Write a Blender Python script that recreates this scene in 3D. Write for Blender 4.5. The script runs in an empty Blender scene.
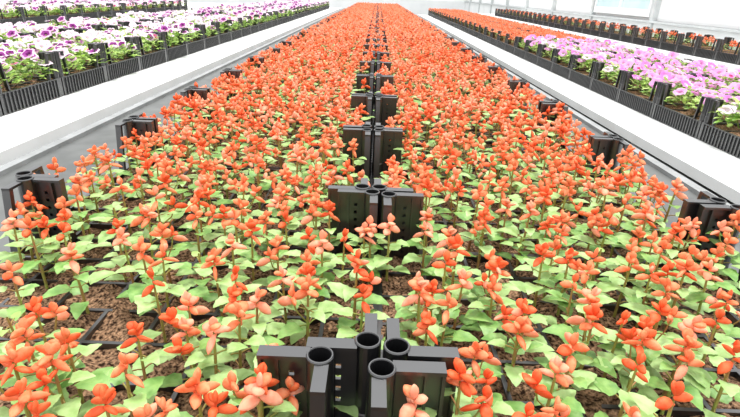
import bpy, math, random
import numpy as np
from mathutils import Vector, Matrix, Euler
RNG = random.Random(11)
C = bpy.context.scene.collection
SC = bpy.context.scene

# ------------------------------------------------------------------ camera
PITCH, ROLL, F = math.radians(23.4), math.radians(2.2), 500.0
CAM = Vector((0.0, 0.0, 1.077))
ROT = Matrix.Rotation(math.pi/2 - PITCH, 4, 'X') @ Matrix.Rotation(ROLL, 4, 'Z')
cd = bpy.data.cameras.new('camera'); cam = bpy.data.objects.new('camera', cd); C.objects.link(cam)
cam.matrix_world = Matrix.Translation(CAM) @ ROT
cd.sensor_width = 36; cd.lens = F/740*36; cd.clip_start = 0.02; cd.clip_end = 200
SC.camera = cam
RI = ROT.to_3x3().transposed()
def project(p):
    v = RI @ (Vector(p) - CAM)
    if v.z > -0.02: return None
    return 370 + F*v.x/-v.z, 208.5 - F*v.y/-v.z, -v.z
def ground(px, py, z):
    d = ROT.to_3x3() @ Vector(((px-370)/F, (208.5-py)/F, -1))
    t = (z - CAM.z)/d.z
    q = CAM + d*t
    return q.x, q.y

# heights of the place
BENCH, RIM, POST = 0.60, 0.68, 0.79
TH, PH = RIM-BENCH, POST-BENCH
SOIL = RIM-0.007

# ------------------------------------------------------------------ materials
def srgb(r, g, b):
    f = lambda c: ((c/255+0.055)/1.055)**2.4 if c > 10 else c/255/12.92
    return (f(r), f(g), f(b), 1)
def mat(name, col, col2=None, rough=0.6, scale=40, transl=0.0, metal=0.0, bump=0.0, spec=0.5, detail=4, lo=0.35, hi=0.65):
    m = bpy.data.materials.new(name); m.use_nodes = True
    nt = m.node_tree; N = nt.nodes; L = nt.links
    p = N['Principled BSDF']; out = N['Material Output']
    p.inputs['Roughness'].default_value = rough; p.inputs['Metallic'].default_value = metal
    p.inputs['Specular IOR Level'].default_value = spec
    p.inputs['Base Color'].default_value = col
    src = None
    if col2 or bump:
        g = N.new('ShaderNodeNewGeometry'); nz = N.new('ShaderNodeTexNoise')
        nz.inputs['Scale'].default_value = scale; nz.inputs['Detail'].default_value = detail
        L.new(g.outputs['Position'], nz.inputs['Vector'])
        if col2:
            r = N.new('ShaderNodeValToRGB'); r.color_ramp.elements[0].position = lo; r.color_ramp.elements[1].position = hi
            r.color_ramp.elements[0].color = col; r.color_ramp.elements[1].color = col2
            L.new(nz.outputs['Fac'], r.inputs['Fac']); L.new(r.outputs['Color'], p.inputs['Base Color']); src = r.outputs['Color']
        if bump:
            bn = N.new('ShaderNodeBump'); bn.inputs['Strength'].default_value = bump; bn.inputs['Distance'].default_value = 0.004
            L.new(nz.outputs['Fac'], bn.inputs['Height']); L.new(bn.outputs['Normal'], p.inputs['Normal'])
    if transl:
        t = N.new('ShaderNodeBsdfTranslucent'); mx = N.new('ShaderNodeMixShader'); mx.inputs[0].default_value = transl
        if src: L.new(src, t.inputs['Color'])
        else: t.inputs['Color'].default_value = col
        L.new(p.outputs[0], mx.inputs[1]); L.new(t.outputs[0], mx.inputs[2]); L.new(mx.outputs[0], out.inputs['Surface'])
    return m
M = {}
M['flower_a'] = mat('salvia_petal_coral', srgb(246, 124, 74), srgb(255, 172, 124), 0.55, 90, transl=0.28, spec=0.3)
M['flower_b'] = mat('salvia_petal_red', srgb(238, 90, 44), srgb(253, 130, 78), 0.5, 90, transl=0.25, spec=0.3)
M['flower_c'] = mat('salvia_petal_salmon', srgb(252, 158, 122), srgb(255, 190, 156), 0.6, 90, transl=0.3, spec=0.3)
M['leaf_a'] = mat('salvia_leaf_pale', srgb(142, 178, 98), srgb(172, 202, 132), 0.45, 70, transl=0.12, bump=0.35)
M['leaf_b'] = mat('salvia_leaf_green', srgb(98, 146, 62), srgb(142, 182, 98), 0.45, 70, transl=0.1, bump=0.35)
M['leaf_y'] = mat('salvia_leaf_young', srgb(150, 184, 92), srgb(176, 200, 118), 0.5, 70, transl=0.25)
M['stem'] = mat('salvia_stem', srgb(142, 158, 70), srgb(160, 110, 66), 0.6, 60)
M['black'] = mat('black_tray_plastic', srgb(11, 11, 13), srgb(22, 22, 24), 0.34, 30, spec=0.8)
M['black'].node_tree.nodes['Principled BSDF'].inputs['IOR'].default_value = 1.7
M['soil'] = mat('potting_soil', srgb(48, 33, 24), srgb(182, 144, 112), 1.0, 230, bump=1.0, detail=8, spec=0.1, lo=0.38, hi=0.68)
M['lime'] = mat('petunia_leaf_lime', srgb(166, 200, 88), srgb(205, 228, 140), 0.5, 60, transl=0.25)
M['lime2'] = mat('petunia_leaf_green', srgb(100, 145, 52), srgb(150, 186, 84), 0.5, 60, transl=0.2)
M['white_petal'] = mat('petunia_petal_white', srgb(232, 222, 230), srgb(232, 202, 222), 0.6, 30, transl=0.25, spec=0.2)
M['pinkish_petal'] = mat('petunia_petal_blush', srgb(240, 205, 226), srgb(228, 170, 212), 0.6, 30, transl=0.25, spec=0.2)
M['purple'] = mat('petunia_throat_purple', srgb(110, 30, 104), srgb(160, 66, 150), 0.6, 80, spec=0.2)
M['magenta'] = mat('petunia_throat_magenta', srgb(205, 60, 120), srgb(226, 110, 160), 0.6, 80, spec=0.2)
M['pink_petal'] = mat('petunia_petal_pink', srgb(226, 146, 208), srgb(240, 180, 226), 0.6, 30, transl=0.25, spec=0.2)
M['orchid_petal'] = mat('petunia_petal_orchid', srgb(206, 112, 196), srgb(232, 150, 214), 0.6, 30, transl=0.25, spec=0.2)
M['palethroat'] = mat('petunia_throat_pale', srgb(248, 226, 242), srgb(240, 200, 228), 0.6, 80, spec=0.2)
M['bench'] = mat('white_bench_sheet', srgb(232, 233, 230), srgb(244, 245, 243), 0.4, 4)
M['zinc'] = mat('galvanised_bench_sheet', srgb(76, 78, 76), srgb(96, 98, 96), 0.5, 9)
M['alu'] = mat('aluminium_edge', srgb(128, 130, 129), srgb(150, 152, 152), 0.45, 12)
M['floor'] = mat('concrete_floor', srgb(110, 111, 109), srgb(134, 134, 130), 0.8, 6, bump=0.2)
M['film'] = mat('white_wall_film', srgb(240, 241, 241), srgb(248, 249, 249), 0.6, 1.5)
M['dado'] = mat('white_wall_board', srgb(234, 237, 237), srgb(243, 245, 245), 0.6, 2)
M['steel'] = mat('wall_post_steel', srgb(196, 201, 201), srgb(210, 214, 214), 0.5, 8)
M['glass'] = mat('window_glass_pale_blue', srgb(178, 214, 218), srgb(214, 234, 236), 0.1, 1.2, spec=0.8)

# ------------------------------------------------------------------ mesh builder
class MB:
    def __init__(s): s.v = []; s.f = []; s.m = []; s.mats = []
    def mi(s, key):
        if key not in s.mats: s.mats.append(key)
        return s.mats.index(key)
    def add(s, vs, fs, key):
        o = len(s.v); i = s.mi(key)
        s.v += [tuple(v) for v in vs]; s.f += [tuple(a+o for a in f) for f in fs]; s.m += [i]*len(fs)
    def box(s, a, b, key):
        x0, y0, z0 = a; x1, y1, z1 = b
        s.add([(x0,y0,z0),(x1,y0,z0),(x1,y1,z0),(x0,y1,z0),(x0,y0,z1),(x1,y0,z1),(x1,y1,z1),(x0,y1,z1)],
              [(3,2,1,0),(4,5,6,7),(0,1,5,4),(1,2,6,5),(2,3,7,6),(3,0,4,7)], key)
    def tube(s, pts, rad, key, n=6, caps=True):
        rings = []; vs = []; fs = []
        for i, p in enumerate(pts):
            p = Vector(p); a = Vector(pts[max(i-1, 0)]); c = Vector(pts[min(i+1, len(pts)-1)])
            d = (c-a).normalized(); u = d.orthogonal().normalized() if i == 0 else (u - d*u.dot(d)).normalized()
            w = d.cross(u); r = rad[i] if isinstance(rad, (list, tuple)) else rad
            for k in range(n):
                t = 2*math.pi*k/n; vs.append(p + (u*math.cos(t) + w*math.sin(t))*r)
        for i in range(len(pts)-1):
            for k in range(n):
                a = i*n+k; b = i*n+(k+1) % n
                fs.append((a, b, b+n, a+n))
        if caps: fs.append(tuple(range(n))[::-1]); fs.append(tuple(range((len(pts)-1)*n, len(pts)*n)))
        s.add(vs, fs, key)
    def mesh(s, name, smooth=False):
        me = bpy.data.meshes.new(name); me.from_pydata(s.v, [], s.f)
        for k in s.mats: me.materials.append(M[k])
        me.polygons.foreach_set('material_index', s.m)
        if smooth: me.polygons.foreach_set('use_smooth', [True]*len(s.f))
        me.update(); return me
def link(name, me, parent=None):
    o = bpy.data.objects.new(name, me); C.objects.link(o)
    if parent: o.parent = parent
    return o
def tag(o, label, cat, group=None, kind=None):
    if label: o['label'] = label
    if cat: o['category'] = cat
    if group: o['group'] = group
    if kind: o['kind'] = kind
    return o
def struct(name, mb):
    o = link(name, mb.mesh(name)); o['kind'] = 'structure'; return o
ORD = ['first','second','third','fourth','fifth','sixth','seventh','eighth','ninth','tenth','eleventh','twelfth','thirteenth',
       'fourteenth','fifteenth','sixteenth','seventeenth','eighteenth','nineteenth','twentieth']

# ------------------------------------------------------------------ setting
b = MB(); b.box((-12, -2, -0.05), (4.6, 27, 0), 'floor'); struct('floor', b)
b = MB(); b.box((-12, 26.8, 0), (4.6, 27, 4), 'film'); b.box((-12, 26.7, 0), (4.6, 26.8, 0.8), 'dado'); struct('wall_back', b)
b = MB(); WX = 4.3
ZS = 0.82                                                   # top of the low wall board
b.box((WX, -2, 0), (WX+0.08, 26.8, ZS), 'dado'); b.box((WX-0.05, -2, ZS-0.03), (WX+0.08, 26.8, ZS), 'steel')
b.box((WX+0.04, -2, ZS), (WX+0.08, 26.8, 3.2), 'film'); 
struct('wall_right', b)
for i, y in enumerate([3.3, 5.7, 8.35, 10.75, 13.2, 15.6, 18.0, 20.4, 22.8, 25.2]):
    b = MB(); b.box((WX-0.04, y, 0), (WX+0.04, y+0.09, 3.2), 'steel'); struct('trim_%d' % (i+1), b)
wf = MB(); y0, y1 = 8.5, 10.7
wf.box((WX-0.03, y0, ZS+0.05), (WX+0.035, y1, ZS+0.16), 'dado'); wf.box((WX-0.03, y0, 2.6), (WX+0.035, y1, 2.68), 'dado')
for y in (y0, y0+1.07, y1-0.06): wf.box((WX-0.03, y, ZS+0.16), (WX+0.035, y+0.06, 2.6), 'dado')
w = struct('window_1', wf)
g = MB(); g.box((WX-0.005, y0+0.06, ZS+0.16), (WX+0.005, y1-0.06, 2.6), 'glass'); link('pane', g.mesh('pane'), w)

LOW = 0.50
YE = 16.2                                                   # far end of the beds
def bench(name, x0, x1, sheet, label, rim=0.03, H=BENCH):
    root = bpy.data.objects.new(name, None); C.objects.link(root); root.location = (0, 0, 0)
    tag(root, label, 'bench')
    s = MB(); s.box((x0+rim, -1.2, H-0.025), (x1-rim, YE, H), sheet); link('bench_sheet', s.mesh('bench_sheet'), root)
    e = MB()
    e.box((x0, -1.2, H-0.03), (x0+rim, YE, H+0.012), 'alu' if sheet == 'zinc' else 'bench')
    e.box((x1-rim, -1.2, H-0.03), (x1, YE, H+0.012), 'alu' if sheet == 'zinc' else 'bench')
    e.box((x0+rim, YE-rim, H-0.09), (x1-rim, YE, H-0.025), 'bench')
    link('edge_rail', e.mesh('edge_rail'), root)
    l0 = None
    for y in np.arange(-0.8, YE, 3.3):
        for x in (x0+0.12, x1-0.16):
            l = MB(); l.box((0, 0, 0), (0.04, 0.04, H-0.025), 'steel')
            if l0 is None: l0 = l.mesh('leg')
            o = link('leg', l0, root); o.location = (x, y, 0)
    return root
bench('plant_bench', -1.0, 0.92, 'zinc', 'grey metal bench under the orange salvia trays, with bright edge rails')
bench('plant_bench', -2.95, -1.08, 'bench', 'white bench carrying the trays of white and blush petunias', 0.05)
bench('plant_bench', -6.2, -3.45, 'bench', 'white bench of small distant petunias beyond the first white petunia bench', 0.05)
bench('plant_bench', 1.22, 2.96, 'bench', 'broad low white bench carrying the trays of pink petunias', 0.05, LOW)
bench('plant_bench', 3.02, 4.15, 'bench', 'white bench along the greenhouse wall with small orange plants', 0.05)

# ------------------------------------------------------------------ trays
def post_mb(sx, sy, w=0.064, tops=1.0):
    """corner post: hollow tube, slotted end panel along x and slanted side brace along y. (0,0) is the tray corner; the tray lies towards +sx,+sy"""
    m = MB(); c = (sx*0.0125, sy*0.0135); R, r, n = 0.0122, 0.0098, 20
    def ring(rad, z): return [(c[0]+rad*math.cos(2*math.pi*k/n), c[1]+rad*math.sin(2*math.pi*k/n), z) for k in range(n)]
    prof = [(R*1.08, TH-0.002), (R*1.08, TH+0.03), (R, TH+0.032), (R, PH-0.0012), (R-0.0008, PH), (r+0.0005, PH), (r, PH-0.001), (r*0.9, TH+0.01)]
    vs = []
    for rad, z in prof: vs += ring(rad, z)
    fs = [(i*n+k, i*n+(k+1) % n, (i+1)*n+(k+1) % n, (i+1)*n+k) for i in range(len(prof)-1) for k in range(n)]
    fs.append(tuple(range((len(prof)-1)*n, len(prof)*n)))
    m.add(vs, fs, 'black')
    def bx(x0, x1, y0, y1, z0, z1):
        X = sorted((sx*x0, sx*x1)); Y = sorted((sy*y0, sy*y1)); m.box((X[0], Y[0], z0), (X[1], Y[1], z1), 'black')
    t0, t1 = 0.006, 0.0095
    # end panel with a column of slots
    zt = PH-0.006
    bx(0.022, 0.036, t0, t1, TH, zt); bx(0.041, w, t0, t1, TH, zt)
    z = TH+0.004
    bx(0.036, 0.041, t0, t1, TH, z)
    while z < zt-0.012:
        bx(0.036, 0.041, t0, t1, z+0.005, min(z+0.013, zt)); z += 0.013
    bx(0.036, 0.041, t0, t1, z, zt)
    bx(0.022, w+0.003, 0.002, 0.016, zt, zt+0.004)                 # folded lip
    bx(w, w+0.003, 0.002, 0.014, TH, zt)                           # stiffening edge
    bx(0.049, 0.052, t1, 0.014, TH, zt)
    # side brace: top bar and slanted strut
    bx(0.004, 0.016, 0.024, 0.056, zt, zt+0.004)
    vs = []
    for (y, z) in ((0.048, zt), (0.056, zt), (0.072, TH), (0.064, TH)):
        vs += [(sx*0.004, sy*y, z), (sx*0.016, sy*y, z)]
    fs = [(0,2,4,6), (1,7,5,3), (0,1,3,2), (2,3,5,4), (4,5,7,6), (6,7,1,0)]
    m.add(vs, fs, 'black')
    return m
def body_mb(W, L, nx, ny, ribs=True):
    m = MB(); t = 0.003
    m.box((0, 0, 0), (W, t, TH), 'black'); m.box((0, L-t, 0), (W, L, TH), 'black')
    m.box((0, t, 0), (t, L-t, TH), 'black'); m.box((W-t, t, 0), (W, L-t, TH), 'black')
    m.box((t, t, 0.002), (W-t, L-t, 0.006), 'black')
    f = 0.006                                                      # rim flange
    m.box((-f*0.2, -f*0.2, TH-0.003), (W+f*0.2, f, TH+0.001), 'black'); m.box((-f*0.2, L-f, TH-0.003), (W+f*0.2, L+f*0.2, TH+0.001), 'black')
    m.box((-f*0.2, f, TH-0.003), (f, L-f, TH+0.001), 'black'); m.box((W-f, f, TH-0.003), (W+f*0.2, L-f, TH+0.001), 'black')
    if ribs:
        for k in range(1, int(L/0.022)):
            y = k*0.022
            m.box((-0.005, y, 0.004), (0, y+0.005, TH-0.004), 'black'); m.box((W, y, 0.004), (W+0.005, y+0.005, TH-0.004), 'black')
        for k in range(1, int(W/0.03)):
            x = k*0.03
            m.box((x, -0.004, 0.004), (x+0.005, 0, TH-0.004), 'black')
    for i in range(1, nx): m.box((W*i/nx-0.0025, f, TH-0.03), (W*i/nx+0.0025, L-f, TH-0.0015), 'black')
    for j in range(1, ny): m.box((f, L*j/ny-0.0025, TH-0.03), (W-f, L*j/ny+0.0025, TH-0.0015), 'black')
    return m
def soil_mb(W, L, seed, nx, ny):
    r = random.Random(seed); m = MB(); gx, gy = int(W/0.0095), int(L/0.0095)
    vs = []; ph = [r.uniform(0, 6) for _ in range(6)]
    for j in range(gy+1):
        for i in range(gx+1):
            x = 0.004+(W-0.008)*i/gx; y = 0.004+(L-0.008)*j/gy
            z = TH-0.006+0.0045*math.sin(x*37+ph[0])*math.sin(y*41+ph[1])+0.003*math.sin(x*90+ph[2]+y*60)+r.uniform(-0.0028, 0.0034)
            vs.append((x, y, z))
    fs = [(j*(gx+1)+i, j*(gx+1)+i+1, (j+1)*(gx+1)+i+1, (j+1)*(gx+1)+i) for j in range(gy) for i in range(gx)]
    m.add(vs, fs, 'soil'); return m
class TrayKit:
    def __init__(s, W, L, nx, ny, w):
        s.W, s.L = W, L
        s.body = body_mb(W, L, nx, ny).mesh('tray_body'); s.soils = [soil_mb(W, L, k, nx, ny).mesh('soil') for k in range(3)]
        s.posts = [(post_mb(sx, sy, w).mesh('corner_post'), (0 if sx > 0 else W), (0 if sy > 0 else L)) for sx in (1, -1) for sy in (1, -1)]
        # one-mesh version for distant copies
        one = MB(); bm = body_mb(W, L, 1, 1, ribs=True); one.add(bm.v, bm.f, 'black')
        for sx in (1, -1):
            for sy in (1, -1):
                p = post_mb(sx, sy, w); ox = 0 if sx > 0 else W; oy = 0 if sy > 0 else L
                one.add([(v[0]+ox, v[1]+oy, v[2]) for v in p.v], p.f, 'black')
        one.add([(0.004, 0.004, TH-0.005), (W-0.004, 0.004, TH-0.005), (W-0.004, L-0.004, TH-0.005), (0.004, L-0.004, TH-0.005)], [(0, 1, 2, 3)], 'soil')
        s.onedata = one; s.one = one.mesh('flower_tray')
    def place(s, x, y, rz, near, label, group, H=BENCH):
        if near:
            o = bpy.data.objects.new('flower_tray', None); C.objects.link(o)
            link('tray_body', s.body, o)
            q = link('potting_soil', s.soils[RNG.randrange(3)], o); q['label'] = 'crumbly brown potting soil'
            for me, px, py in s.posts:
                c = link('corner_post', me, o); c.location = (px, py, 0)
        else:
            o = link('flower_tray', s.one)
        o.location = (x, y, H); o.rotation_euler = (0, 0, rz)
        tag(o, label, 'tray', group); return o
K1 = TrayKit(0.572, 0.392, 8, 6, 0.064)
K2 = TrayKit(0.448, 0.422, 3, 3, 0.055)
K3 = TrayKit(0.330, 0.325, 2, 2, 0.045)

# middle bench: two columns of trays meeting at the seam
def rowy(r): return 0.336 + 0.4*(r-1)
NROW = int((YE-0.4)/0.4)
mid_trays = []
FRONT = {(-1, 0): ground(320, 354, POST), (-1, 1): ground(368, 339, POST), (1, 1): ground(397, 345, POST), (1, 0): ground(382, 367, POST)}
print('FRONT', FRONT)
for side in (-1, 1):
    for r in range(0, NROW):
        x = (-0.573 if side < 0 else 0.001); y = rowy(r)+0.003; rz = 0
        jr = random.Random(r*7+side)
        x += side*abs(jr.gauss(0, 0.0015))
        if r > 1: y += jr.uniform(-0.004, 0.004)
        if r < 2:                                                  # the four trays whose corner posts meet nearest the camera sit a little askew
            gx, gy = FRONT[(side, r)]
            x = gx-.0125 if side > 0 else gx-.572+.0125
            y = gy-.0135 if r == 1 else gy-.392+.0135
        who = 'white petunias' if side < 0 else 'pink petunias'
        if r < 14: lab = 'black tray of salvia, %s row from the camera, on the side facing the %s' % (ORD[r], who); grp = 'trays of salvia on the middle bench'
        else: lab = 'distant black tray under dense salvia, on the side facing the %s' % who; grp = 'distant salvia trays facing the %s' % who
        mid_trays.append((side, r, x, y)); K1.place(x, y, rz, r < 12, lab, grp)

# ------------------------------------------------------------------ salvia
def leaf(m, p, yaw, pitch, Ln, Wd, key, seg=7, droop=0.5, fold=0.22, serr=0.07, cols=2):
    ux = Vector((math.cos(yaw), math.sin(yaw), 0)); uy = Vector((-math.sin(yaw), math.cos(yaw), 0)); uz = Vector((0, 0, 1))
    vs = []; c = Vector(p); ang = pitch; W2 = 2*cols+1
    for i in range(seg+1):
        t = i/seg
        w = Wd*0.5*(math.sin(math.pi*min(1, t**0.62))**0.8)*(1.0 if i % 2 else 1-serr*2) if 0 < i < seg else 0.0006
        d = ux*math.cos(ang)+uz*math.sin(ang); nrm = uz*math.cos(ang)-ux*math.sin(ang)
        for k in range(-cols, cols+1):
            s_ = k/cols
            back = 0.13*Ln*abs(s_)*(1 if t < 0.5 else 0.4) if i > 0 else 0
            vs.append(c + uy*(w*s_) + nrm*(abs(s_)*w*fold*(1.6-abs(s_))) - d*back*(w/(Wd*0.5)))
        c = c + d*(Ln/seg); ang -= droop/seg*(0.5+t)
    fs = [(i*W2+k, i*W2+k+1, (i+1)*W2+k+1, (i+1)*W2+k) for i in range(seg) for k in range(2*cols)]
    m.add(vs, fs, key)
def floret(m, p, d, Ln, R, key, n=7, bend=0.25, rg=None, flat=0.55):
    d = Vector(d).normalized(); u = d.orthogonal().normalized(); w = d.cross(u)
    a = rg.uniform(0, math.pi) if rg else 0
    u, w = u*math.cos(a)+w*math.sin(a), w*math.cos(a)-u*math.sin(a)
    prof = ((0, .34), (.18, .72), (.42, 1.0), (.68, .92), (.88, .52), (1.0, .10)) if n > 5 else ((0, .4), (.4, 1.0), (.8, .7), (1.0, .08))
    vs = []
    for t, r in prof:
        c = Vector(p)+d*(Ln*t)+Vector((0, 0, -bend*Ln*t*t))
        for k in range(n):
            th = 2*math.pi*k/n; vs.append(c+(u*math.cos(th)+w*math.sin(th)*flat)*(R*r))
    L_ = len(prof)
    fs = [(i*n+k, i*n+(k+1) % n, (i+1)*n+(k+1) % n, (i+1)*n+k) for i in range(L_-1) for k in range(n)]
    fs.append(tuple(range(n))[::-1]); fs.append(tuple(range((L_-1)*n, L_*n)))
    m.add(vs, fs, key)
FK = ['flower_a', 'flower_a', 'flower_b', 'flower_c']
def spike(m, base, Ht, nfl, rg, key=None, n=7, size=1.0):
    """a salvia flower head: whorls of plump florets round the top of the stem"""
    base = Vector(base); a0 = rg.uniform(0, 6.28); k1 = key or rg.choice(FK)
    for i in range(nfl):
        t = (i+0.3)/max(1, nfl); a = a0+i*2.4+rg.uniform(-.4, .4)
        el = -.1+1.2*t+rg.uniform(-.4, .4)
        d = (math.cos(a)*math.cos(el), math.sin(a)*math.cos(el), math.sin(el))
        key_ = k1 if rg.random() < .65 else rg.choice(FK)
        floret(m, base+Vector((0, 0, Ht*t*0.85)), d, size*rg.uniform(.019, .028)*(1-.25*t), size*rg.uniform(.0052, .0078), key_, n=n, rg=rg)
    floret(m, base+Vector((0, 0, Ht*.7)), (rg.uniform(-.2, .2), rg.uniform(-.2, .2), 1), size*.017, size*.0055, k1, n=n, bend=0, rg=rg)
def salvia(seed, style, lod=0):
    """parts at origin (soil level): returns dict of part -> MB.  style: heads 0..3"""
    rg = random.Random(seed); st, fo, sp = MB(), MB(), MB()
    Hs = {0: .060, 1: .084, 2: .088, 3: .086}[style]*rg.uniform(.95, 1.05)
    lx, ly = rg.uniform(-.006, .006), rg.uniform(-.006, .006)
    pts = [(0, 0, -.004), (lx*.4, ly*.4, Hs*.5), (lx, ly, Hs+.012)]
    st.tube(pts, [.0023, .0019, .0013], 'stem', n=6 if lod == 0 else 3, caps=False)
    a = rg.uniform(0, math.pi); pairs = 3 if lod == 0 else 2
    seg, cols = (8, 2) if lod == 0 else ((4, 1) if lod == 1 else (2, 1))
    for i in range(pairs+(1 if style == 0 else 0)):
        t = (.3, .56, .80, .97)[i] if lod == 0 else (.45, .8, .97)[i]
        z = Hs*t; Ln = (.031, .035, .024, .015)[i]*rg.uniform(.85, 1.15); a += math.pi/2+rg.uniform(-.3, .3)
        for s_ in (0, math.pi):
            yaw = a+s_+rg.uniform(-.25, .25); c = Vector((lx*t, ly*t, z)); e = c+Vector((math.cos(yaw), math.sin(yaw), .35))*.012
            if lod == 0: st.tube([c, (c+e)/2+Vector((0, 0, .001)), e], .0009, 'stem', n=4, caps=False)
            k = rg.choice(['leaf_a', 'leaf_a', 'leaf_b']) if t < .9 else 'leaf_y'
            leaf(fo, e, yaw, rg.uniform(.05, .45), Ln, Ln*rg.uniform(.72, .86), k, seg=seg, cols=cols, droop=rg.uniform(.4, 1.0), serr=.07 if lod == 0 else .0)
    n = 7 if lod == 0 else (5 if lod == 1 else 4)
    if style >= 1:
        spike(sp, (lx, ly, Hs+.004), .020, (5 if lod == 0 else 6 if lod == 1 else 5)+rg.randint(-2, 2), rg, n=n, size=(.88, 1.08, 1.5)[lod])
    for k in range(style-1):
        aa = a+1.1+k*2.5+rg.uniform(-.3, .3); r_ = rg.uniform(.017, .028); z = Hs*rg.uniform(.84, 1.02)
        p = (lx+r_*math.cos(aa), ly+r_*math.sin(aa), z)
        if lod < 2: st.tube([(lx*.6, ly*.6, Hs*.6), (p[0]*.7, p[1]*.7, z*.85), (p[0], p[1], z+.004)], .0011, 'stem', n=4 if lod == 0 else 3, caps=False)
        spike(sp, p, .014, (4 if lod < 2 else 3)+rg.randint(-1, 1), rg, n=n, size=(.85, 1.1, 1.6)[lod])
    return dict(stem=st, foliage=fo, flower_spike=sp)
def allparts(d):
    m = MB()
    for q in d.values():
        for i, k in enumerate(q.mats):
            fs = [f for f, mm in zip(q.f, q.m) if mm == i]
            if fs:
                used = sorted({a for f in fs for a in f}); mp = {a: j for j, a in enumerate(used)}
                m.add([q.v[a] for a in used], [tuple(mp[a] for a in f) for f in fs], k)
    return m

# flower heads seen in the near part of the middle bench, as read from the photograph (x, y), laid out on the plane the heads stand at
HEADS = [(20,213),(10,223),(32,229),(46,220),(64,228),(75,253),(11,267),(65,213),(115,224),(125,233),(145,215),(155,235),(145,248),(160,255),(156,279),(38,308),(180,308),(172,229),
(195,215),(222,210),(237,223),(250,232),(232,245),(217,259),(232,275),(235,290),(252,298),(192,304),(270,239),(282,245),(307,239),(305,254),(322,247),(285,273),(307,278),(317,290),(295,293),(267,213),(287,219),(329,212),(342,238),(360,268),(350,277),(361,293),(366,213),
(372,220),(389,218),(430,214),(427,225),(452,235),(450,255),(445,267),(462,250),(495,253),(485,265),(506,268),(497,280),(417,273),(427,275),(407,280),(422,294),(435,285),(445,300),(459,279),(486,212),(527,212),(547,218),(545,253),(550,240),(522,307),
(562,230),(560,245),(575,258),(565,262),(597,259),(591,270),(577,279),(595,304),(637,245),(655,235),(662,250),(630,258),(637,228),(690,257),(654,270),(667,282),(675,267),(695,274),(715,270),(717,290),(730,299),(710,245),(727,253),(730,235),(677,230),(690,222),(647,215),(602,218),(590,213),(737,295),(662,310),
(42,320),(30,335),(60,340),(72,334),(66,355),(22,360),(37,364),(5,373),(32,383),(11,402),(136,328),(122,369),(105,405),(162,413),(179,404),(182,327),
(190,323),(210,330),(235,315),(265,348),(250,367),(276,368),(264,379),(255,399),(197,380),(200,398),
(429,320),(485,343),(470,355),(485,373),(456,382),(512,320),(525,315),(530,330),(547,370),(537,399),(552,410),(420,403),(465,403),
(585,318),(602,324),(620,318),(579,337),(572,352),(562,377),(567,407),(647,322),(665,318),(630,335),(657,340),(672,339),(687,328),(700,352),(736,355),(635,364),(675,407),(635,414),(720,317)]
HEADZ = SOIL+.093
used = [False]*len(HEADS); pts = [ground(x, y, HEADZ) for x, y in HEADS]
plants = []                                                # (x, y, style, scale)
for i, p in enumerate(pts):
    if used[i]: continue
    grp = [i]; used[i] = True
    for j in range(i+1, len(pts)):
        if not used[j] and math.dist(p, pts[j]) < 0.026 and len(grp) < 3: grp.append(j); used[j] = True
    x = sum(pts[k][0] for k in grp)/len(grp); y = sum(pts[k][1] for k in grp)/len(grp)
    plants.append([x, y, min(3, len(grp)), RNG.uniform(.84, .98)])
def blocked(x, y, r):
    """keeps plants out of the corner posts"""
    for side, rr, tx, ty in mid_trays:
        if abs(ty-y) > .6: continue
        for cx, cs in ((tx, 1), (tx+.572, -1)):
            for cy, s2 in ((ty, 1), (ty+.392, -1)):
                if -r < (x-cx)*cs < .066+r and -r < (y-cy)*s2 < .014+r: return True
                if -r < (x-cx)*cs < .016+r and -r < (y-cy)*s2 < .075+r: return True
    return False
YH = 0.70
for p in plants:
    for _ in range(12):
        if blocked(p[0], p[1], .014): p[1] -= .006
    p[0] = max(-.566, min(.566, p[0]))
hand = list(plants)
for side, r, tx, ty in mid_trays:
    for nx, ny, isnear in ((8, 6, True), (9, 7, False)):
        for j in range(ny):
            for i in range(nx):
                x = tx+.572*(i+.5)/nx+RNG.uniform(-.012, .012); y = ty+.392*(j+.5)/ny+RNG.uniform(-.011, .011)
                if (y < YH) != isnear: continue
                q = project((x, y, SOIL+.05))
                if not q or not (-70 < q[0] < 810) or q[1] > 520: continue
                if blocked(x, y, .006 if y < 1.4 else -.004): continue
                if isnear:
                    d = min(math.hypot(x-h[0], y-h[1]) for h in hand)
                    if d > .042 and RNG.random() < .36: plants.append([x, y, 0, RNG.uniform(.85, 1.1)])
                    continue
                if abs(x) < (.034 if y < 2.6 else .022 if y < 5 else .004): continue
                back = (rowy(1)-y) % .4                            # distance to the posts standing behind this spot
                if abs(x) < .078 and back < .06 and y < 2.5 and RNG.random() < .8: continue
                u = RNG.random(); dens = min(1, .45+(y-YH)*.5)
                sty = (3 if u < .6*dens else 2 if u < .5+.35*dens else 1) if RNG.random() < .93 else 0
                plants.append([x, y, sty, RNG.uniform(.84, 1.08)])
plants = [p for p in plants if abs(p[0]) < .6]
plants.sort(key=lambda p: p[0]**2+p[1]**2)
def visible(p):
    q = project((p[0], p[1], SOIL+.07)); return q and -45 < q[0] < 785 and q[1] < 470
vis = [p for p in plants if visible(p)]
near, far = vis[:300], vis[300:]
# keep stems clear of the posts
VAR = {}
for sty in range(4):
    for k in range(7):
        d = salvia(100+sty*10+k, sty)
        VAR[(sty, k)] = {n: q.mesh(n, smooth=(n != 'x')) for n, q in d.items() if q.v}
# name every near plant by its tray and by its row and place in that tray
def tray_of(p):
    side = -1 if p[0] < 0 else 1
    return side, max(0, int((p[1]-.356)//.4)+1)
cells = {}
for p in near: cells.setdefault(tray_of(p), []).append(p)
LOOK = {0: ['flowerless leafy salvia'], 1: ['single-headed coral salvia', 'single-headed orange-red salvia'],
        2: ['two-headed coral salvia', 'two-headed orange-red salvia'], 3: ['three-headed coral salvia', 'bushy coral salvia']}
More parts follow.
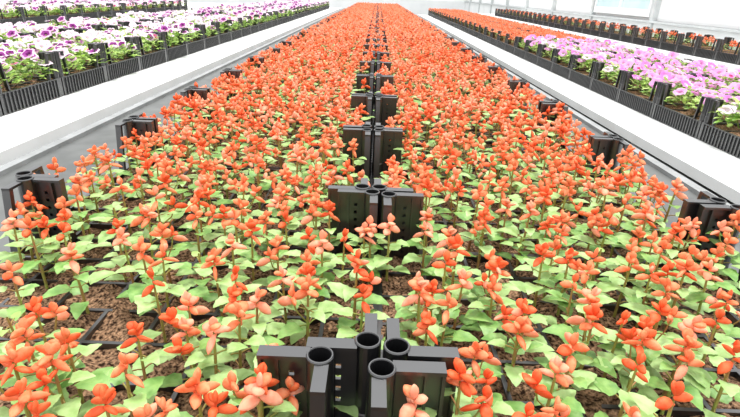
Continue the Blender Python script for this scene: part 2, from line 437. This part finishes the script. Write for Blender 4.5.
# rows of plants inside a tray, counted from the camera; places counted outward from the seam
for (side, r), ps in cells.items():
    rows = {}
    for p in ps:
        rows.setdefault(min(5, max(0, int((p[1]-rowy(r))/.0667))), []).append(p)
    for j, rp in rows.items():
        rp.sort(key=lambda p: abs(p[0]))
        for i, p in enumerate(rp):
            p.append('%s, %s from seam, row %s of %s tray facing %s' % (
                LOOK[p[2]][(i+j) % len(LOOK[p[2]])], ORD[i], ['one', 'two', 'three', 'four', 'five', 'six'][j], ORD[r], 'white petunias' if side < 0 else 'pink petunias'))
for idx, p in enumerate(near):
    x, y, sty, sc, lab = p
    k = RNG.randrange(7)
    o = bpy.data.objects.new('salvia_plant', None); C.objects.link(o)
    for n, me in VAR[(sty, k)].items(): link(n, me, o)
    o.location = (x, y, SOIL); o.rotation_euler = (0, 0, RNG.uniform(0, 6.28)); o.scale = (sc, sc, sc)
    tag(o, lab, 'flowering plant', 'salvia plants in the trays of the middle bench')

# ------------------------------------------------------------------ the many distant salvia, one object
class Stuff:
    def __init__(s): s.V = []; s.F = []; s.Mi = []; s.n = 0; s.keys = []
    def add(s, mb, loc, rz, sc):
        if not hasattr(mb, 'va'): mb.va = np.array(mb.v)
        c, q = math.cos(rz)*sc, math.sin(rz)*sc; v = mb.va
        w = np.stack([v[:, 0]*c-v[:, 1]*q+loc[0], v[:, 0]*q+v[:, 1]*c+loc[1], v[:, 2]*sc+loc[2]], 1)
        s.V.append(w)
        for k in mb.mats:
            if k not in s.keys: s.keys.append(k)
        mp = [s.keys.index(k) for k in mb.mats]; o = s.n
        s.F += [tuple(a+o for a in f) for f in mb.f]; s.Mi += [mp[i] for i in mb.m]; s.n += len(v)
    def link(s, name, label, cat, group=None):
        me = bpy.data.meshes.new(name); me.from_pydata(np.concatenate(s.V).tolist(), [], s.F)
        for k in s.keys: me.materials.append(M[k])
        me.polygons.foreach_set('material_index', s.Mi); me.polygons.foreach_set('use_smooth', [True]*len(s.F)); me.update()
        return tag(link(name, me), label, cat, group, 'stuff')
FK[:] = ['flower_a', 'flower_a', 'flower_b', 'flower_c', 'flower_c']
LOD = {l: {(sty, k): allparts(salvia(500+sty*10+k+l*77, sty, l)) for sty in range(4) for k in range(5)} for l in (1, 2)}
SF = Stuff()
for x, y, sty, sc in far:
    SF.add(LOD[1 if y < 3.8 else 2][(sty, RNG.randrange(5))], (x, y, SOIL), RNG.uniform(0, 6.28), sc)

# ------------------------------------------------------------------ side benches
# petunias
def petunia_flower(kind, rg, lod=0):
    m = MB(); R = .030 if lod == 0 else .031; n = 20 if lod == 0 else 10
    outer, inner = {'white': ('white_petal', 'purple'), 'star': ('white_petal', 'magenta'), 'blush': ('pinkish_petal', 'purple'), 'plain': ('white_petal', 'white_petal'),
                    'pink': ('pink_petal', 'pink_petal'), 'orchid': ('orchid_petal', 'palethroat'), 'rose': ('pink_petal', 'magenta')}[kind]
    prof = [(.003, -.024), (.006, -.010), (.36*R, -.001), (.72*R, .003), (R, .001)]
    vs = []
    for ri, (r, z) in enumerate(prof):
        for k in range(n):
            a = 2*math.pi*k/n; w = 1+(.10*math.cos(5*a) if ri >= 3 else 0)
            ru = .0022*math.sin(10*a+ri) if ri >= 3 else 0
            vs.append((r*w*math.cos(a), r*w*math.sin(a), z+ru))
    for i in range(len(prof)-1):
        key = inner if i in (1, 2) and not (i == 2 and kind in ('rose', 'orchid')) else ('lime' if i == 0 else outer)
        m.add(vs[i*n:(i+2)*n], [(k, (k+1) % n, n+(k+1) % n, n+k) for k in range(n)], key)
    return m
def petunia_foliage(rg, rad=.11, h=.105, nl=110, seg=4):
    m = MB()
    for i in range(nl):
        a = rg.uniform(0, 6.28); r = rad*math.sqrt(rg.random()); z = h*(1-(r/rad)**2*.45)*rg.uniform(.25, 1)
        leaf(m, (r*math.cos(a)*.8, r*math.sin(a)*.8, z), a+rg.uniform(-.7, .7), rg.uniform(-.1, .8), rg.uniform(.03, .045), rg.uniform(.016, .024), rg.choice(['lime', 'lime', 'lime2']), seg=seg, cols=1, droop=.8, serr=0)
    for i in range(5):
        a = i*1.257; m.tube([(0, 0, 0), (rad*.3*math.cos(a), rad*.3*math.sin(a), h*.5), (rad*.7*math.cos(a), rad*.7*math.sin(a), h*.85)], .0016, 'lime2', n=4, caps=False)
    return m
def petunia_set(kinds, seed, nf, wide):
    """parts list [(name, MB, loc, rot)]"""
    rg = random.Random(seed); parts = []
    for i in range(nf):
        a = i*2.4+rg.uniform(-.4, .4); r = wide*math.sqrt((i+.4)/nf); tilt = rg.uniform(.1, .9); k = rg.choice(kinds)
        parts.append((k, (r*math.cos(a), r*math.sin(a), .108+rg.uniform(-.024, .016)-(r/wide)**2*.02), (0, tilt, math.atan2(-1, rg.uniform(-1, 1))*rg.uniform(.6, 1.2))))
    return parts
PF = {k: petunia_flower(k, random.Random(3)) for k in ('white', 'star', 'blush', 'plain', 'pink', 'orchid', 'rose')}
PFm = {k: v.mesh('petunia_flower', True) for k, v in PF.items()}
PFl = {k: petunia_flower(k, random.Random(3), 1) for k in PF}
PG = [petunia_foliage(random.Random(50+k)) for k in range(5)]
PGm = [v.mesh('foliage', False) for v in PG]
PGl = [petunia_foliage(random.Random(60+k), nl=36, seg=2) for k in range(3)]
WK = ['white', 'white', 'plain', 'plain', 'star', 'blush']; PK = ['pink', 'pink', 'orchid', 'rose', 'plain']
PSET = {'w': [petunia_set(WK, k, 5, .085) for k in range(8)], 'p': [petunia_set(PK, 40+k, 6, .078) for k in range(8)]}
def put_petunia(x, y, fam, label, group, dz=0):
    k = RNG.randrange(8); o = bpy.data.objects.new('petunia_plant', None); C.objects.link(o)
    link('foliage', PGm[k % 5], o)
    for kd, loc, rot in PSET[fam][k]:
        c = link('flower', PFm[kd], o); c.location = loc; c.rotation_euler = rot
    o.location = (x, y, SOIL+dz); o.rotation_euler = (0, 0, RNG.uniform(-.5, .5)); o.scale = [RNG.uniform(.9, 1.08)*(1.12 if fam == 'p' else 1)]*3
    tag(o, label, 'flowering plant', group)
def stuff_petunia(S, x, y, fam):
    k = RNG.randrange(8); S.add(PGl[k % 3], (x, y, SOIL), RNG.uniform(0, 6), 1.05)
    for kd, loc, rot in PSET[fam][k]:
        f = PFl[kd]; Mx = Euler(rot).to_matrix(); g = MB(); g.v = [tuple(Mx @ Vector(v)) for v in f.v]; g.f = f.f; g.m = f.m; g.mats = f.mats
        S.add(g, (x+loc[0], y+loc[1], SOIL+loc[2]), 0, 1.1)
tray_count = len(mid_trays)
STRAY = Stuff()
# white petunia bench: two columns of trays, x -1.37 outward
white = []
for col in range(2):
    for r in range(0, 35):
        x = -1.365-.6-.615*col; y = 1.45+.4*r+.002
        if y > YE-.4: break
        q = project((x+.572, y+.39, POST))
        if not q or q[0] < -40: continue
        near_ = r < 12
        if r < 14: lab = 'black tray of white petunias, %s in the %s line of its bench' % (ORD[r], 'inner' if col == 0 else 'outer'); grp = 'trays on the white petunia bench'
        else: lab = 'distant black tray of white petunias in the %s line of its bench' % ('inner' if col == 0 else 'outer'); grp = 'distant trays of white petunias, %s line' % ('inner' if col == 0 else 'outer')
        K1.place(x, y, 0, near_, lab, grp); tray_count += 1
        for j in range(2):
            for i in range(3):
                px = x+.1+.2*i+RNG.uniform(-.02, .02); py = y+.1+.195*j+RNG.uniform(-.02, .02)
                white.append((px, py, col, r, j, i))
for r in range(0, 18):                                       # the next white petunia bench, farther out
    for col in range(2):
        x = -3.9-.6-.615*col; y = 3.9+.4*r
        q = project((x+.572, y+.39, POST))
        if not q or q[0] < -40: continue
        K1.place(x, y, 0, False, 'small distant black tray of pale petunias on the bench beyond the first petunia bench', 'trays on the far petunia bench'); tray_count += 1
        for j in range(2):
            for i in range(3): white.append((x+.1+.2*i+RNG.uniform(-.02, .02), y+.1+.195*j+RNG.uniform(-.02, .02), 2+col, r, j, i))
def vis2(p):
    q = project((p[0], p[1], SOIL+.1)); return q and -25 < q[0] < 765 and -25 < q[1] < 440
white = sorted([p for p in white if vis2(p)], key=lambda p: p[0]**2+p[1]**2)
FW = Stuff()
for n, (px, py, col, r, j, i) in enumerate(white):
    if n < 240:
        seat = ['outer', 'middle', 'inner'][i]+(' front' if j == 0 else ' rear')
        if col < 2 and r < 14: lab = 'white petunia at %s spot of %s tray, %s line' % (seat, ORD[r], ['inner', 'outer'][col]); grp = 'white petunias on the bench'
        elif col < 2: lab = 'small distant white petunia in the %s line of its bench' % ['inner', 'outer'][col]; grp = 'distant white petunias, %s line' % ['inner', 'outer'][col]
        else: lab = 'pale petunia on the bench beyond the first petunia bench'; grp = 'petunias on the far petunia bench'
        put_petunia(px, py, 'w', lab, grp)
    else: stuff_petunia(FW, px, py, 'w')
if FW.V: FW.link('petunia_planting', 'mass of distant white and blush petunias beyond the nearer plants', 'flowering plants')

# pink petunia bench: two columns of small trays; past y = 4.1 it holds salvia
for col in range(2):
    for r in range(0, 35):
        x = 1.515+.456*col; y = 1.445+.43*r
        if y > YE-.4: break
        q = project((x, y+.42, LOW+PH))
        if not q or q[0] > 780: continue
        pink = y < 5.7-.3*col
        if r < 12: lab = 'black square tray, %s in the %s line of the pink petunia bench' % (ORD[r], 'inner' if col == 0 else 'outer'); grp = 'square trays on the pink petunia bench'
        elif r < 30: lab = 'distant black square tray of salvia, %s line of the pink petunia bench' % ('inner' if col == 0 else 'outer'); grp = 'distant square trays, %s line' % ('inner' if col == 0 else 'outer')
        if tray_count < 262 and r < 30: K2.place(x, y, 0, r < 12, lab, grp, LOW); tray_count += 1
        else: STRAY.add(K2.onedata, (x, y, LOW), 0, 1)
        if pink:
            for j in range(2):
                for i in range(2):
                    px = x+.115+.218*i+RNG.uniform(-.014, .014); py = y+.105+.212*j+RNG.uniform(-.014, .014)
                    if vis2((px, py)):
                        put_petunia(px, py, 'p', 'pink petunia at %s %s spot of %s tray, %s line' % (['inner', 'outer'][i], ['front', 'rear'][j], ORD[r], ['inner', 'outer'][col]), 'pink petunias on the bench', LOW-BENCH)
        else:
            for j in range(6):
                for i in range(6):
                    SF.add(LOD[2][(RNG.choice([2, 3, 3, 2, 1]), RNG.randrange(5))], (x+.038+.074*i, y+.036+.07*j, SOIL+LOW-BENCH), RNG.uniform(0, 6), RNG.uniform(.9, 1.1))
# the bench by the wall: one line of square trays with young orange plants
for r in range(0, 34):
    x = 3.2; y = 3.3+.335*r
    q = project((x, y+.32, POST))
    if not q or q[0] > 790: continue
    lab = 'black square tray, %s along the wall bench' % ORD[r] if r < 14 else 'distant black square tray along the wall bench'
    if tray_count < 292: K3.place(x, y, 0, False, lab, 'trays on the wall bench' if r < 14 else 'distant trays on the wall bench'); tray_count += 1
    else: STRAY.add(K3.onedata, (x, y, BENCH), 0, 1)
    for j in range(4):
        for i in range(4):
            SF.add(LOD[2][(RNG.choice([1, 0, 1]), RNG.randrange(5))], (x+.04+.083*i, y+.04+.08*j, SOIL), RNG.uniform(0, 6), RNG.uniform(.75, .95))
SF.link('salvia_planting', 'mass of distant orange-red salvia heads receding beyond the nearer plants', 'flowering plants')
if STRAY.V: STRAY.link('flower_trays', 'distant black trays at the far ends of the benches', 'trays')

# ------------------------------------------------------------------ light: a bright overcast sky over the greenhouse
w = bpy.data.worlds.new('world'); SC.world = w; w.use_nodes = True
nt = w.node_tree; bg = nt.nodes['Background']
tc = nt.nodes.new('ShaderNodeTexCoord'); sep = nt.nodes.new('ShaderNodeSeparateXYZ'); rp = nt.nodes.new('ShaderNodeValToRGB')
nt.links.new(tc.outputs['Generated'], sep.inputs[0]); nt.links.new(sep.outputs['Z'], rp.inputs['Fac']); nt.links.new(rp.outputs['Color'], bg.inputs[0])
rp.color_ramp.elements[0].position = 0.0; rp.color_ramp.elements[0].color = (.42, .425, .43, 1)
rp.color_ramp.elements[1].position = 0.6; rp.color_ramp.elements[1].color = (.98, .99, 1, 1)
bg.inputs[1].default_value = 2.05
sd = bpy.data.lights.new('sun', 'SUN'); sd.energy = 2.4; sd.angle = math.radians(12); sd.color = (1, 0.985, 0.96)
so = bpy.data.objects.new('sun', sd); C.objects.link(so); so.rotation_euler = (math.radians(-16), math.radians(8), 0)
vs = SC.view_settings; vs.view_transform = 'Standard'; vs.look = 'None'; vs.gamma = 1; vs.exposure = 0.1; vs.use_curve_mapping = False
SC.cycles.use_denoising = True
SC.cycles.max_bounces = 6
